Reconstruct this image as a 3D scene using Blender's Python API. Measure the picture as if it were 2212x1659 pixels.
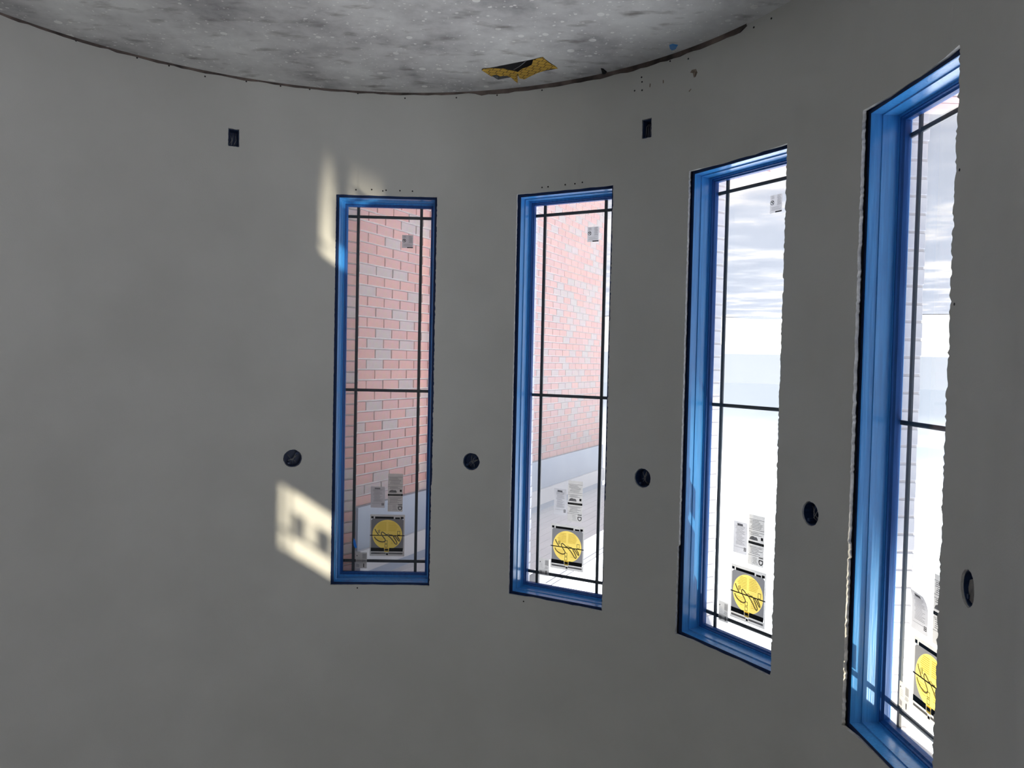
import bpy, bmesh, math, random
from mathutils import Vector, Matrix
from mathutils.geometry import delaunay_2d_cdt

for o in list(bpy.data.objects):
    bpy.data.objects.remove(o)
SC = bpy.context.scene
COL = SC.collection
rnd = random.Random(7)

# ------------------------------------------------------------------ camera
# The photograph was taken with the phone upside down: the camera is rolled by
# half a turn, so the floor of the round room comes out at the top.
IW, IH = 2212.0, 1659.0
FPX = 1646.27
PITCH, ROLL = 0.02946, 0.021606
CAM = Vector((-0.6967, -2.5044, 1.5551))
cam_d = bpy.data.cameras.new('camera')
cam_d.sensor_width = 36.0
cam_d.lens = FPX / IW * 36.0
cam_d.clip_start = 0.02
cam_d.clip_end = 1000
cam = bpy.data.objects.new('camera', cam_d)
COL.objects.link(cam)
_F = Vector((0, math.cos(PITCH), math.sin(PITCH)))
_U = Vector((0, -math.sin(PITCH), math.cos(PITCH)))
_X = Vector((1, 0, 0))
_r = math.cos(ROLL) * _X + math.sin(ROLL) * _U
_u = math.cos(ROLL) * _U - math.sin(ROLL) * _X
cam.matrix_world = Matrix((( -_r.x, -_u.x, -_F.x, CAM.x),
                           ( -_r.y, -_u.y, -_F.y, CAM.y),
                           ( -_r.z, -_u.z, -_F.z, CAM.z),
                           (0, 0, 0, 1)))
SC.camera = cam

# ------------------------------------------------------------------ sky, sun, exposure
SKY_STRENGTH = 3.0
SUN_STRENGTH = 7.2
SUN_AZ, SUN_TAN = math.radians(51.0), 0.578        # travel direction of the light
wd = bpy.data.worlds.new('sky')
SC.world = wd
wd.use_nodes = True
nt = wd.node_tree
nt.nodes.clear()
def wn(t, **k):
    n = nt.nodes.new(t)
    for a, b in k.items():
        setattr(n, a, b)
    return n
out = wn('ShaderNodeOutputWorld'); bg = wn('ShaderNodeBackground')
tc = wn('ShaderNodeTexCoord'); sep = wn('ShaderNodeSeparateXYZ')
mp = wn('ShaderNodeMapping'); mp.inputs['Scale'].default_value = (2.2, 2.2, 9.0)
nz = wn('ShaderNodeTexNoise'); nz.inputs['Scale'].default_value = 1.6
nz.inputs['Detail'].default_value = 6; nz.inputs['Roughness'].default_value = 0.55
cr = wn('ShaderNodeValToRGB')
cr.color_ramp.elements[0].position = 0.40; cr.color_ramp.elements[0].color = (0.26, 0.30, 0.37, 1)
cr.color_ramp.elements[1].position = 0.60; cr.color_ramp.elements[1].color = (0.86, 0.83, 0.78, 1)
ce = wn('ShaderNodeValToRGB')                       # haze towards the horizon
ce.color_ramp.elements[0].position = 0.05; ce.color_ramp.elements[0].color = (0, 0, 0, 1)
ce.color_ramp.elements[1].position = 0.16; ce.color_ramp.elements[1].color = (1, 1, 1, 1)
mx = wn('ShaderNodeMix', data_type='RGBA')
mx.inputs[6].default_value = (0.125, 0.142, 0.168, 1)
br = wn('ShaderNodeMix', data_type='RGBA')
br.inputs[7].default_value = (1.12, 1.13, 1.18, 1)
ch = wn('ShaderNodeValToRGB')                       # closed bright cloud higher up
ch.color_ramp.elements[0].position = 0.10; ch.color_ramp.elements[0].color = (0, 0, 0, 1)
ch.color_ramp.elements[1].position = 0.26; ch.color_ramp.elements[1].color = (1, 1, 1, 1)
L = nt.links.new
L(tc.outputs['Generated'], sep.inputs[0]); L(tc.outputs['Generated'], mp.inputs['Vector'])
L(mp.outputs[0], nz.inputs['Vector']); L(nz.outputs['Fac'], cr.inputs['Fac'])
L(sep.outputs['Z'], ce.inputs['Fac']); L(sep.outputs['Z'], ch.inputs['Fac'])
L(ce.outputs['Color'], mx.inputs[0]); L(cr.outputs['Color'], mx.inputs[7])
L(ch.outputs['Color'], br.inputs[0]); L(mx.outputs[2], br.inputs[6])
L(br.outputs[2], bg.inputs['Color']); bg.inputs['Strength'].default_value = SKY_STRENGTH
L(bg.outputs[0], out.inputs[0])

SUN_DIR = Vector((math.sin(SUN_AZ), math.cos(SUN_AZ), -SUN_TAN)).normalized()
sun_d = bpy.data.lights.new('sun', 'SUN')
sun_d.energy = SUN_STRENGTH
sun_d.color = (1.0, 0.86, 0.64)
sun_d.angle = math.radians(1.0)
sun = bpy.data.objects.new('sun', sun_d)
COL.objects.link(sun)
sun.rotation_euler = SUN_DIR.to_track_quat('-Z', 'Y').to_euler()
sun.location = -SUN_DIR * 60

vs = SC.view_settings
vs.view_transform = 'Standard'
vs.look = 'None'
vs.exposure = 0.80
vs.gamma = 1.0
vs.use_curve_mapping = False
SC.cycles.use_denoising = True
SC.cycles.max_bounces = 14
SC.cycles.diffuse_bounces = 8
SC.cycles.transparent_max_bounces = 24
SC.cycles.sample_clamp_indirect = 6.0

# ------------------------------------------------------------------ helpers
def link(o, parent=None):
    COL.objects.link(o)
    if parent is not None:
        o.parent = parent
    return o
def mesh_obj(name, verts, faces, mat=None, parent=None, smooth=False):
    me = bpy.data.meshes.new(name)
    me.from_pydata([tuple(v) for v in verts], [], faces)
    me.update()
    if mat:
        me.materials.append(mat)
    if smooth:
        for p in me.polygons:
            p.use_smooth = True
    return link(bpy.data.objects.new(name, me), parent)
def empty(name, loc=(0, 0, 0)):
    e = bpy.data.objects.new(name, None)
    e.empty_display_size = 0.1
    e.location = loc
    return link(e)
def tag(o, label=None, cat=None, group=None, kind=None):
    if label: o['label'] = label
    if cat: o['category'] = cat
    if group: o['group'] = group
    if kind: o['kind'] = kind
    return o
class MB:
    def __init__(s): s.v = []; s.f = []
    def quad(s, a, b, c, d):
        n = len(s.v); s.v += [a, b, c, d]; s.f.append((n, n+1, n+2, n+3))
    def box(s, fn, x0, x1, y0, y1, z0, z1):
        n = len(s.v)
        for x in (x0, x1):
            for y in (y0, y1):
                for z in (z0, z1):
                    s.v.append(fn(x, y, z))
        for q in ((0,1,3,2),(4,6,7,5),(0,4,5,1),(2,3,7,6),(0,2,6,4),(1,5,7,3)):
            s.f.append(tuple(n+i for i in q))
    def tube(s, pts, r, seg=6):
        pts = [Vector(p) for p in pts]
        n0 = len(s.v)
        for i, p in enumerate(pts):
            t = (pts[min(i+1, len(pts)-1)] - pts[max(i-1, 0)]).normalized()
            a = t.orthogonal().normalized(); b = t.cross(a)
            for k in range(seg):
                an = 2*math.pi*k/seg
                s.v.append(p + r*(math.cos(an)*a + math.sin(an)*b))
        for i in range(len(pts)-1):
            for k in range(seg):
                s.f.append((n0+i*seg+k, n0+i*seg+(k+1)%seg, n0+(i+1)*seg+(k+1)%seg, n0+(i+1)*seg+k))
        s.f.append(tuple(n0+k for k in range(seg))[::-1])
        s.f.append(tuple(n0+(len(pts)-1)*seg+k for k in range(seg)))
    def build(s, name, mat=None, parent=None, smooth=False):
        return mesh_obj(name, s.v, s.f, mat, parent, smooth)
ident = lambda x, y, z: Vector((x, y, z))

# pixel of the photograph -> viewing ray, for placing things on surfaces they touch
def ray(px, py):
    X = (IW - px - IW/2)/FPX; Y = (IH - py - IH/2)/FPX
    c, s = math.cos(-ROLL), math.sin(-ROLL)
    X, Y = c*X - s*Y, s*X + c*Y
    c, s = math.cos(PITCH), math.sin(PITCH)
    return Vector((X, c + s*Y, s - c*Y))
def on_floor(px, py, z=0.0):
    r = ray(px, py); return CAM + r*((z - CAM.z)/r.z)
RAD = 2.0
def on_cyl(px, py):
    r = ray(px, py)
    a = r.x**2 + r.y**2; b = 2*(CAM.x*r.x + CAM.y*r.y); c = CAM.x**2 + CAM.y**2 - RAD*RAD
    p = CAM + r*((-b + math.sqrt(max(b*b - 4*a*c, 0)))/(2*a))
    return math.atan2(p.x, p.y), p.z
def cyl(th, z, r=RAD):
    return Vector((r*math.sin(th), r*math.cos(th), z))

# ------------------------------------------------------------------ materials
def mat(name, col=(.5,.5,.5), rough=.6, spec=.3, metal=0.0):
    m = bpy.data.materials.new(name); m.use_nodes = True
    b = m.node_tree.nodes['Principled BSDF']
    b.inputs['Base Color'].default_value = (*col, 1)
    b.inputs['Roughness'].default_value = rough
    b.inputs['Specular IOR Level'].default_value = spec
    b.inputs['Metallic'].default_value = metal
    return m
def nodes(m):
    t = m.node_tree
    return t, t.nodes['Principled BSDF']
def noise_mat(name, c1, c2, scale=5, detail=4, rough=.7, lo=.35, hi=.65, stretch=(1,1,1), bump=0.0, spec=.25, bscale=None):
    m = mat(name, c1, rough, spec)
    t, b = nodes(m)
    co = t.nodes.new('ShaderNodeTexCoord'); mpn = t.nodes.new('ShaderNodeMapping')
    mpn.inputs['Scale'].default_value = stretch
    n = t.nodes.new('ShaderNodeTexNoise'); n.inputs['Scale'].default_value = scale; n.inputs['Detail'].default_value = detail
    r = t.nodes.new('ShaderNodeValToRGB')
    r.color_ramp.elements[0].position = lo; r.color_ramp.elements[0].color = (*c1, 1)
    r.color_ramp.elements[1].position = hi; r.color_ramp.elements[1].color = (*c2, 1)
    t.links.new(co.outputs['Object'], mpn.inputs['Vector']); t.links.new(mpn.outputs[0], n.inputs['Vector'])
    t.links.new(n.outputs['Fac'], r.inputs['Fac']); t.links.new(r.outputs['Color'], b.inputs['Base Color'])
    if bump:
        n2 = t.nodes.new('ShaderNodeTexNoise'); n2.inputs['Scale'].default_value = bscale or scale*6; n2.inputs['Detail'].default_value = 3
        t.links.new(mpn.outputs[0], n2.inputs['Vector'])
        bp = t.nodes.new('ShaderNodeBump'); bp.inputs['Strength'].default_value = bump; bp.inputs['Distance'].default_value = .01
        t.links.new(n2.outputs['Fac'], bp.inputs['Height']); t.links.new(bp.outputs[0], b.inputs['Normal'])
    return m

M = {}
M['drywall'] = noise_mat('drywall_paper', (.50,.50,.475), (.54,.54,.515), scale=2.2, detail=5, rough=.85, bump=.06, bscale=160, spec=.1)
M['gypsum'] = noise_mat('gypsum_edge', (.45,.44,.42), (.66,.65,.62), scale=40, rough=.9)
M['blue'] = noise_mat('blue_masking_film', (.034,.225,.58), (.048,.29,.69), scale=6, detail=5, rough=.3, stretch=(14,14,.7), bump=.12, bscale=9, spec=.6)
M['sash_shade'] = noise_mat('blue_film_shaded_copy', (.008,.06,.24), (.012,.09,.32), scale=6, detail=4, rough=.45, stretch=(14,14,.7), bump=.1, bscale=9, spec=.3)  # darker copy of the blue film, shade painted into the sash
_b = M['blue'].node_tree.nodes['Principled BSDF']      # glossy protective film
_b.inputs['Coat Weight'].default_value = .3
_b.inputs['Coat Roughness'].default_value = .18
_b.inputs['Coat IOR'].default_value = 1.6
M['front_shade'] = mat('painted_front_shade', (.012,.03,.10), .6, .2)  # room-facing strip of the frame, its shade painted as darker blue
M['blue_tape'] = mat('blue_tape', (.03,.22,.75), .5)
M['bronze'] = mat('dark_bronze_grille', (.012,.022,.035), .35, .5)
M['spacer'] = mat('grey_spacer', (.35,.36,.38), .4)
M['paper'] = noise_mat('sticker_paper', (.50,.49,.47), (.56,.55,.53), scale=20, rough=.7)
M['paper_grey'] = noise_mat('grey_leaflet_paper', (.47,.47,.49), (.54,.54,.56), scale=15, rough=.7)
M['ink'] = mat('black_ink', (.012,.012,.014), .6)
M['ink_grey'] = mat('grey_ink', (.24,.24,.25), .6)
M['st_grey'] = mat('sticker_grey', (.20,.20,.205), .5)
M['st_yellow'] = mat('sticker_yellow', (.82,.63,.15), .5)
M['st_ochre'] = mat('sticker_ochre_print', (.62,.45,.06), .5)
M['box_blue'] = mat('blue_plastic_box', (.012,.03,.085), .45, .4)
M['pad'] = noise_mat('grey_paper_pad', (.10,.095,.09), (.2,.19,.18), scale=40)
M['wire'] = mat('grey_wire', (.22,.22,.23), .5)
M['screw'] = mat('black_screw', (.02,.018,.018), .5)
M['plate'] = noise_mat('dark_bottom_plate', (.05,.042,.04), (.17,.135,.12), scale=9, rough=.9, bump=.3)
M['soffit'] = noise_mat('white_soffit_paint', (.64,.65,.67), (.70,.71,.72), scale=3, rough=.6)
M['frieze'] = noise_mat('frieze_painted_shade', (.34,.41,.52), (.38,.45,.55), scale=3, rough=.6)  # bluish tint paints in the shade under the eaves
M['mortar'] = noise_mat('mortar', (.50,.48,.49), (.58,.56,.57), scale=14, rough=.95)
M['plaster'] = mat('white_room_paint', (.77,.77,.75), .85, .1)
M['roof'] = mat('roof_grey', (.18,.18,.19), .85)
M['metal'] = mat('galvanised_metal', (.35,.36,.37), .45, .5, .6)

def backlit(m, amount):
    """Thin paper: lets some light through from behind."""
    t = m.node_tree; b = t.nodes['Principled BSDF']; o = t.nodes['Material Output']
    tl = t.nodes.new('ShaderNodeBsdfTranslucent'); mx_ = t.nodes.new('ShaderNodeMixShader'); mx_.inputs[0].default_value = amount
    if b.inputs['Base Color'].is_linked:
        t.links.new(b.inputs['Base Color'].links[0].from_socket, tl.inputs[0])
    else:
        tl.inputs[0].default_value = b.inputs['Base Color'].default_value
    t.links.new(b.outputs[0], mx_.inputs[1]); t.links.new(tl.outputs[0], mx_.inputs[2]); t.links.new(mx_.outputs[0], o.inputs['Surface'])
for k_ in ('paper', 'paper_grey', 'st_yellow', 'st_grey', 'st_ochre', 'ink_grey', 'blue_tape'):
    backlit(M[k_], .6)
def brick_mat(name, per_object):
    m = mat(name, (.5,.25,.2), .9, .1)
    t, b = nodes(m)
    if per_object:
        src = t.nodes.new('ShaderNodeObjectInfo').outputs['Random']
    else:
        src = t.nodes.new('ShaderNodeNewGeometry').outputs['Random Per Island']
    r = t.nodes.new('ShaderNodeValToRGB')
    e = r.color_ramp.elements
    e[0].position = 0; e[0].color = (.60,.34,.31,1)
    e[1].position = 1; e[1].color = (.50,.44,.43,1)
    for p, c in ((.35,(.66,.39,.35,1)), (.6,(.60,.36,.34,1)), (.74,(.62,.39,.37,1)), (.8,(.53,.44,.43,1))):
        x = e.new(p); x.color = c
    co = t.nodes.new('ShaderNodeTexCoord')
    n = t.nodes.new('ShaderNodeTexNoise'); n.inputs['Scale'].default_value = 30; n.inputs['Detail'].default_value = 4
    mxx = t.nodes.new('ShaderNodeMix'); mxx.data_type = 'RGBA'; mxx.blend_type = 'MULTIPLY'; mxx.inputs[0].default_value = .35
    t.links.new(co.outputs['Object'], n.inputs['Vector'])
    t.links.new(src, r.inputs['Fac']); t.links.new(r.outputs['Color'], mxx.inputs[6]); t.links.new(n.outputs['Color'], mxx.inputs[7])
    t.links.new(mxx.outputs[2], b.inputs['Base Color'])
    bp = t.nodes.new('ShaderNodeBump'); bp.inputs['Strength'].default_value = .3; bp.inputs['Distance'].default_value = .004
    t.links.new(n.outputs['Fac'], bp.inputs['Height']); t.links.new(bp.outputs[0], b.inputs['Normal'])
    return m
M['brick'] = brick_mat('red_brick', True)
M['brick_field'] = brick_mat('red_brick_field', False)

def glass_mat(name, d0, d1):
    m = bpy.data.materials.new(name); m.use_nodes = True
    t = m.node_tree; t.nodes.clear()
    o = t.nodes.new('ShaderNodeOutputMaterial')
    tr = t.nodes.new('ShaderNodeBsdfTransparent'); tr.inputs[0].default_value = (.95,.965,.97,1)
    gl = t.nodes.new('ShaderNodeBsdfGlossy'); gl.inputs['Roughness'].default_value = .02
    tl = t.nodes.new('ShaderNodeBsdfTranslucent'); tl.inputs[0].default_value = (.95,.95,.97,1)
    fr = t.nodes.new('ShaderNodeFresnel'); fr.inputs['IOR'].default_value = 1.35
    m1 = t.nodes.new('ShaderNodeMixShader'); m2 = t.nodes.new('ShaderNodeMixShader')
    co = t.nodes.new('ShaderNodeTexCoord'); n = t.nodes.new('ShaderNodeTexNoise'); n.inputs['Scale'].default_value = 3
    mr = t.nodes.new('ShaderNodeMapRange'); mr.inputs['To Min'].default_value = d0; mr.inputs['To Max'].default_value = d1
    t.links.new(co.outputs['Object'], n.inputs['Vector']); t.links.new(n.outputs['Fac'], mr.inputs['Value'])
    t.links.new(mr.outputs[0], m1.inputs['Fac'])
    t.links.new(tr.outputs[0], m1.inputs[1]); t.links.new(tl.outputs[0], m1.inputs[2])
    t.links.new(fr.outputs[0], m2.inputs['Fac']); t.links.new(m1.outputs[0], m2.inputs[1]); t.links.new(gl.outputs[0], m2.inputs[2])
    t.links.new(m2.outputs[0], o.inputs['Surface'])
    return m
M['glass'] = glass_mat('window_glass', .005, .02)
M['dusty_glass'] = glass_mat('dusty_window_glass', .12, .20)

def floor_mat():
    m = mat('splattered_concrete_floor', (.4,.4,.4), .8, .2)
    t, b = nodes(m); nn = t.nodes.new; lk = t.links.new
    co = nn('ShaderNodeTexCoord')
    n1 = nn('ShaderNodeTexNoise'); n1.inputs['Scale'].default_value = 1.7; n1.inputs['Detail'].default_value = 8; n1.inputs['Roughness'].default_value = .65
    r1 = nn('ShaderNodeValToRGB')
    e = r1.color_ramp.elements
    e[0].position = .33; e[0].color = (.30,.295,.30,1); e[1].position = .62; e[1].color = (.68,.68,.665,1)
    x = e.new(.48); x.color = (.54,.535,.53,1)
    lk(co.outputs['Object'], n1.inputs['Vector']); lk(n1.outputs['Fac'], r1.inputs['Fac'])
    # plaster drops: sparse blobs of several sizes
    last = r1.outputs['Color']
    for sc, th, keep in ((9, .16, .55), (21, .17, .62), (45, .2, .66)):
        v = nn('ShaderNodeTexVoronoi'); v.inputs['Scale'].default_value = sc; v.inputs['Randomness'].default_value = 1
        nw = nn('ShaderNodeTexNoise'); nw.inputs['Scale'].default_value = sc*1.7; nw.inputs['Detail'].default_value = 3
        ad = nn('ShaderNodeVectorMath'); ad.operation = 'MULTIPLY_ADD'
        ad.inputs[1].default_value = (.06, .06, 0)
        lk(nw.outputs['Color'], ad.inputs[0]); lk(co.outputs['Object'], ad.inputs[2]); lk(ad.outputs[0], v.inputs['Vector'])
        lt = nn('ShaderNodeMath'); lt.operation = 'LESS_THAN'; lt.inputs[1].default_value = th
        lk(v.outputs['Distance'], lt.inputs[0])
        sp = nn('ShaderNodeSeparateColor'); lk(v.outputs['Color'], sp.inputs[0])
        gt = nn('ShaderNodeMath'); gt.operation = 'GREATER_THAN'; gt.inputs[1].default_value = keep
        lk(sp.outputs[0], gt.inputs[0])
        mu = nn('ShaderNodeMath'); mu.operation = 'MULTIPLY'; lk(lt.outputs[0], mu.inputs[0]); lk(gt.outputs[0], mu.inputs[1])
        mu2 = nn('ShaderNodeMath'); mu2.operation = 'MULTIPLY'; mu2.inputs[1].default_value = .75; lk(mu.outputs[0], mu2.inputs[0])
        mi = nn('ShaderNodeMix'); mi.data_type = 'RGBA'; mi.inputs[7].default_value = (.82,.82,.79,1)
        lk(mu2.outputs[0], mi.inputs[0]); lk(last, mi.inputs[6]); last = mi.outputs[2]
    # brown and dark scuffs
    n3 = nn('ShaderNodeTexNoise'); n3.inputs['Scale'].default_value = 5.5; n3.inputs['Detail'].default_value = 6
    mp3 = nn('ShaderNodeMapping'); mp3.inputs['Scale'].default_value = (1,2.2,1); mp3.inputs['Location'].default_value = (4,9,2)
    lk(co.outputs['Object'], mp3.inputs['Vector']); lk(mp3.outputs[0], n3.inputs['Vector'])
    r3 = nn('ShaderNodeValToRGB'); r3.color_ramp.elements[0].position = .56; r3.color_ramp.elements[0].color = (0,0,0,1)
    r3.color_ramp.elements[1].position = .74; r3.color_ramp.elements[1].color = (.8,.8,.8,1)
    lk(n3.outputs['Fac'], r3.inputs['Fac'])
    mi = nn('ShaderNodeMix'); mi.data_type = 'RGBA'; mi.inputs[7].default_value = (.17,.15,.14,1)
    lk(r3.outputs['Color'], mi.inputs[0]); lk(last, mi.inputs[6]); last = mi.outputs[2]
    lk(last, b.inputs['Base Color'])
    bp = nn('ShaderNodeBump'); bp.inputs['Strength'].default_value = .3; bp.inputs['Distance'].default_value = .006
    lk(n1.outputs['Fac'], bp.inputs['Height']); lk(bp.outputs[0], b.inputs['Normal'])
    return m
M['floor'] = floor_mat()

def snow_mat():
    m = mat('snow_painted_sun_shade', (.7,.7,.7), .9, .1)
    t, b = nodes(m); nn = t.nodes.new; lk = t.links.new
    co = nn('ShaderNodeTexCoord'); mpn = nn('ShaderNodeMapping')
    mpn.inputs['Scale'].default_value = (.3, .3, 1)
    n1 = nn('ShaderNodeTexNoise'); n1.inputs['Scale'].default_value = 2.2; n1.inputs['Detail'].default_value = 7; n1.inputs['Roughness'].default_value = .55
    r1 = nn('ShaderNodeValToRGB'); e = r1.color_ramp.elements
    e[0].position = .42; e[0].color = (.075,.085,.105,1); e[1].position = .62; e[1].color = (.22,.20,.175,1)  # sunlit cream and shaded blue-grey snow painted into the colour
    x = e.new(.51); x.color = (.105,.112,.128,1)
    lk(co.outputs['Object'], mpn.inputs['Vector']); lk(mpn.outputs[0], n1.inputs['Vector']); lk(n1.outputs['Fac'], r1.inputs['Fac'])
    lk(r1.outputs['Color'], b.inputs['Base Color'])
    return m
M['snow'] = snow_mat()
M['hill'] = noise_mat('hazy_hills', (.09,.103,.122), (.10,.112,.13), scale=.02, rough=1, spec=0)

# ------------------------------------------------------------------ windows: angles and local frames
D2R = math.radians
WIN = [(10.14, -6.75), (-20.54, -37.36), (-50.57, -67.40), (-80.23, -97.11)]
Z0, Z1 = .6005, 2.9013
TZ0, TZ1 = 4.235, 4.755                     # transom over the fourth window
class Win:
    def __init__(s, hi, lo, z0, z1):
        s.hi, s.lo, s.z0, s.z1 = D2R(hi), D2R(lo), z0, z1
        s.c = (s.hi + s.lo)/2
        s.hw = RAD*math.sin((s.hi - s.lo)/2); s.dc = RAD*math.cos((s.hi - s.lo)/2)
        s.n = Vector((math.sin(s.c), math.cos(s.c), 0)); s.t = Vector((math.cos(s.c), -math.sin(s.c), 0))
    def p(s, a, d, z):                        # a: along the wall, d: depth outwards, z: height
        v = s.t*a + s.n*(s.dc + d); return Vector((v.x, v.y, z))
W = [Win(*w, Z0, Z1) for w in WIN] + [Win(-87.3, -101.1, TZ0, TZ1)]
ARC0, ARC1 = D2R(-123.5), D2R(123.5)
ROOM_H = 5.2
YF = RAD*math.cos(ARC1)                     # plane of the main room's front wall
XF = RAD*math.sin(ARC1)
RX, RXL, RYB = 5.0, -2.1, -8.0
ROUT = RAD + .24

BOXES = [(632,992,.0515), (1018,994,.0505), (1388,1030,.0505), (1750,1112,.050), (2090,1272,.0515)]
OUTLETS = [(505,300), (1397,275)]
ZBOX, ZOUT = 2.146, .3386
box_th = [on_cyl(x, y)[0] for x, y, r in BOXES]
out_th = [on_cyl(x, y)[0] for x, y in OUTLETS]

def inside(poly, x, y):
    r = False; n = len(poly)
    for i in range(n):
        x1, y1 = poly[i]; x2, y2 = poly[(i+1) % n]
        if (y1 > y) != (y2 > y) and x < (x2-x1)*(y-y1)/(y2-y1) + x1:
            r = not r
    return r
def sheet(outer, holes, grid):
    """Flat sheet with holes: triangles of a constrained Delaunay mesh."""
    vs_, ed = [], []
    for loop in [outer] + holes:
        n0 = len(vs_); k = len(loop)
        vs_ += [Vector(p) for p in loop]
        ed += [(n0+i, n0+(i+1) % k) for i in range(k)]
    vs_ += [Vector(p) for p in grid]
    v, e, f, *_ = delaunay_2d_cdt(vs_, ed, [], 0, 1e-5)
    keep = []
    for q in f:
        cx = sum(v[i].x for i in q)/len(q); cy = sum(v[i].y for i in q)/len(q)
        if inside(outer, cx, cy) and not any(inside(h, cx, cy) for h in holes):
            keep.append(tuple(q))
    return v, keep
def seg(p, q, n):
    return [(p[0]+(q[0]-p[0])*i/n, p[1]+(q[1]-p[1])*i/n) for i in range(n)]

# ---- curved drywall with torn-edged openings
def rag(loop_pts, fn):
    return [(x + fn(x, y, i)[0], y + fn(x, y, i)[1]) for i, (x, y) in enumerate(loop_pts)]
holes_d = []
rg = random.Random(3)
for k, w in enumerate(W):
    x0, x1 = RAD*w.lo, RAD*w.hi
    lp = seg((x0, w.z0), (x1, w.z0), 12) + seg((x1, w.z0), (x1, w.z1), 230) + seg((x1, w.z1), (x0, w.z1), 12) + seg((x0, w.z1), (x0, w.z0), 230)
    rough = (.0012, .0014, .0022, .0042, .001)[k]
    res = []
    for x, y in lp:
        j = rg.gauss(0, 1)
        a = rough
        if abs(x - x1) < 1e-6: a = rough*.45
        dx = max(-2, min(2, j))*a if (abs(x-x0) < 1e-6 or abs(x-x1) < 1e-6) else 0
        dz = rg.gauss(0, 1)*.0012 if (abs(y-w.z0) < 1e-6 or abs(y-w.z1) < 1e-6) else 0
        # a wider bite in the cut on the third and second windows
        if k == 2 and abs(x-x1) < 1e-6 and y > 2.46: dx += .007
        if k == 2 and abs(x-x0) < 1e-6 and 1.18 < y < 1.24: dx -= .006
        if k == 3 and abs(x-x1) < 1e-6 and 2.22 < y < 2.27: dx -= .004
        if k in (0, 1) and abs(x-x0) < 1e-6 and y > 2.3: dx += .004
        res.append((x+dx, y+dz))
    holes_d.append(res)
for (px, py, r), th in zip(BOXES, box_th):
    n = 40
    holes_d.append([(RAD*th + (r + rg.uniform(-.0016, .0016))*math.cos(2*math.pi*i/n), ZBOX + (r + rg.uniform(-.0016, .0016))*math.sin(2*math.pi*i/n)) for i in range(n)])
for th in out_th:
    lp = seg((-.029,-.049), (.029,-.049), 6) + seg((.029,-.049), (.029,.049), 9) + seg((.029,.049), (-.029,.049), 6) + seg((-.029,.049), (-.029,-.049), 9)
    holes_d.append([(RAD*th + x + rg.uniform(-.0015,.0015), ZOUT + y + rg.uniform(-.0015,.0015)) for x, y in lp])
XA, XB = RAD*ARC0, RAD*ARC1
NT = 150
outer = seg((XA, 0), (XB, 0), NT) + seg((XB, 0), (XB, ROOM_H), 26) + seg((XB, ROOM_H), (XA, ROOM_H), NT) + seg((XA, ROOM_H), (XA, 0), 26)
grid = [(XA + (XB-XA)*i/NT, ROOM_H*j/26) for i in range(1, NT) for j in range(1, 26)]
grid = [g for g in grid if not any(inside(h, *g) for h in holes_d)]
v, f = sheet(outer, holes_d, grid)
vv = [cyl(p.x/RAD, p.y) for p in v]
wall_front = mesh_obj('wall_front', vv, f, M['drywall'], None, True)
tag(wall_front, 'grey curved drywall wall of the round bay, with tall window openings', 'wall', kind='structure')
for lp in holes_d:
    mb = MB()
    n = len(lp)
    for i in range(n):
        (xa, za), (xb, zb_) = lp[i], lp[(i+1) % n]
        mb.quad(cyl(xa/RAD, za), cyl(xb/RAD, zb_), cyl(xb/RAD, zb_, RAD+.014), cyl(xa/RAD, za, RAD+.014))
    mb.build('drywall_edge', M['gypsum'], wall_front)

# ---- floor with the cut for a register
HA, HB = Vector((-.497, 1.613)), Vector((-.817, 1.434))
HC = HB + Vector((-.086, .143)); HD = HA + Vector((-.086, .143))
hole_f = [tuple(HA), tuple(HB), tuple(HC), tuple(HD)]
hole_f = [p for i in range(4) for p in seg(hole_f[i], hole_f[(i+1) % 4], 4)]
arc = [(RAD*math.sin(ARC0 + (ARC1-ARC0)*i/NT), RAD*math.cos(ARC0 + (ARC1-ARC0)*i/NT)) for i in range(NT+1)]
outer = arc + [(RX, YF), (RX, RYB), (RXL, RYB), (RXL, YF-.25)]
v, f = sheet(outer, [hole_f], [])
f = [tuple(reversed(q)) if ((v[q[1]]-v[q[0]]).x*(v[q[2]]-v[q[0]]).y - (v[q[1]]-v[q[0]]).y*(v[q[2]]-v[q[0]]).x) < 0 else q for q in f]
floor = mesh_obj('floor', [(p.x, p.y, 0) for p in v], f, M['floor'])
tag(floor, 'grey concrete floor splattered with white plaster drops', 'floor', kind='structure')
ceiling = mesh_obj('ceiling', [(p.x, p.y, ROOM_H) for p in v], f, M['plaster'])
ceiling_fill = sheet(outer, [], [])
ceiling.data.clear_geometry()
ceiling.data.from_pydata([(p.x, p.y, ROOM_H) for p in ceiling_fill[0]], [], ceiling_fill[1])
tag(ceiling, 'plain white ceiling high above the round bay', 'ceiling', kind='structure')

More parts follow.
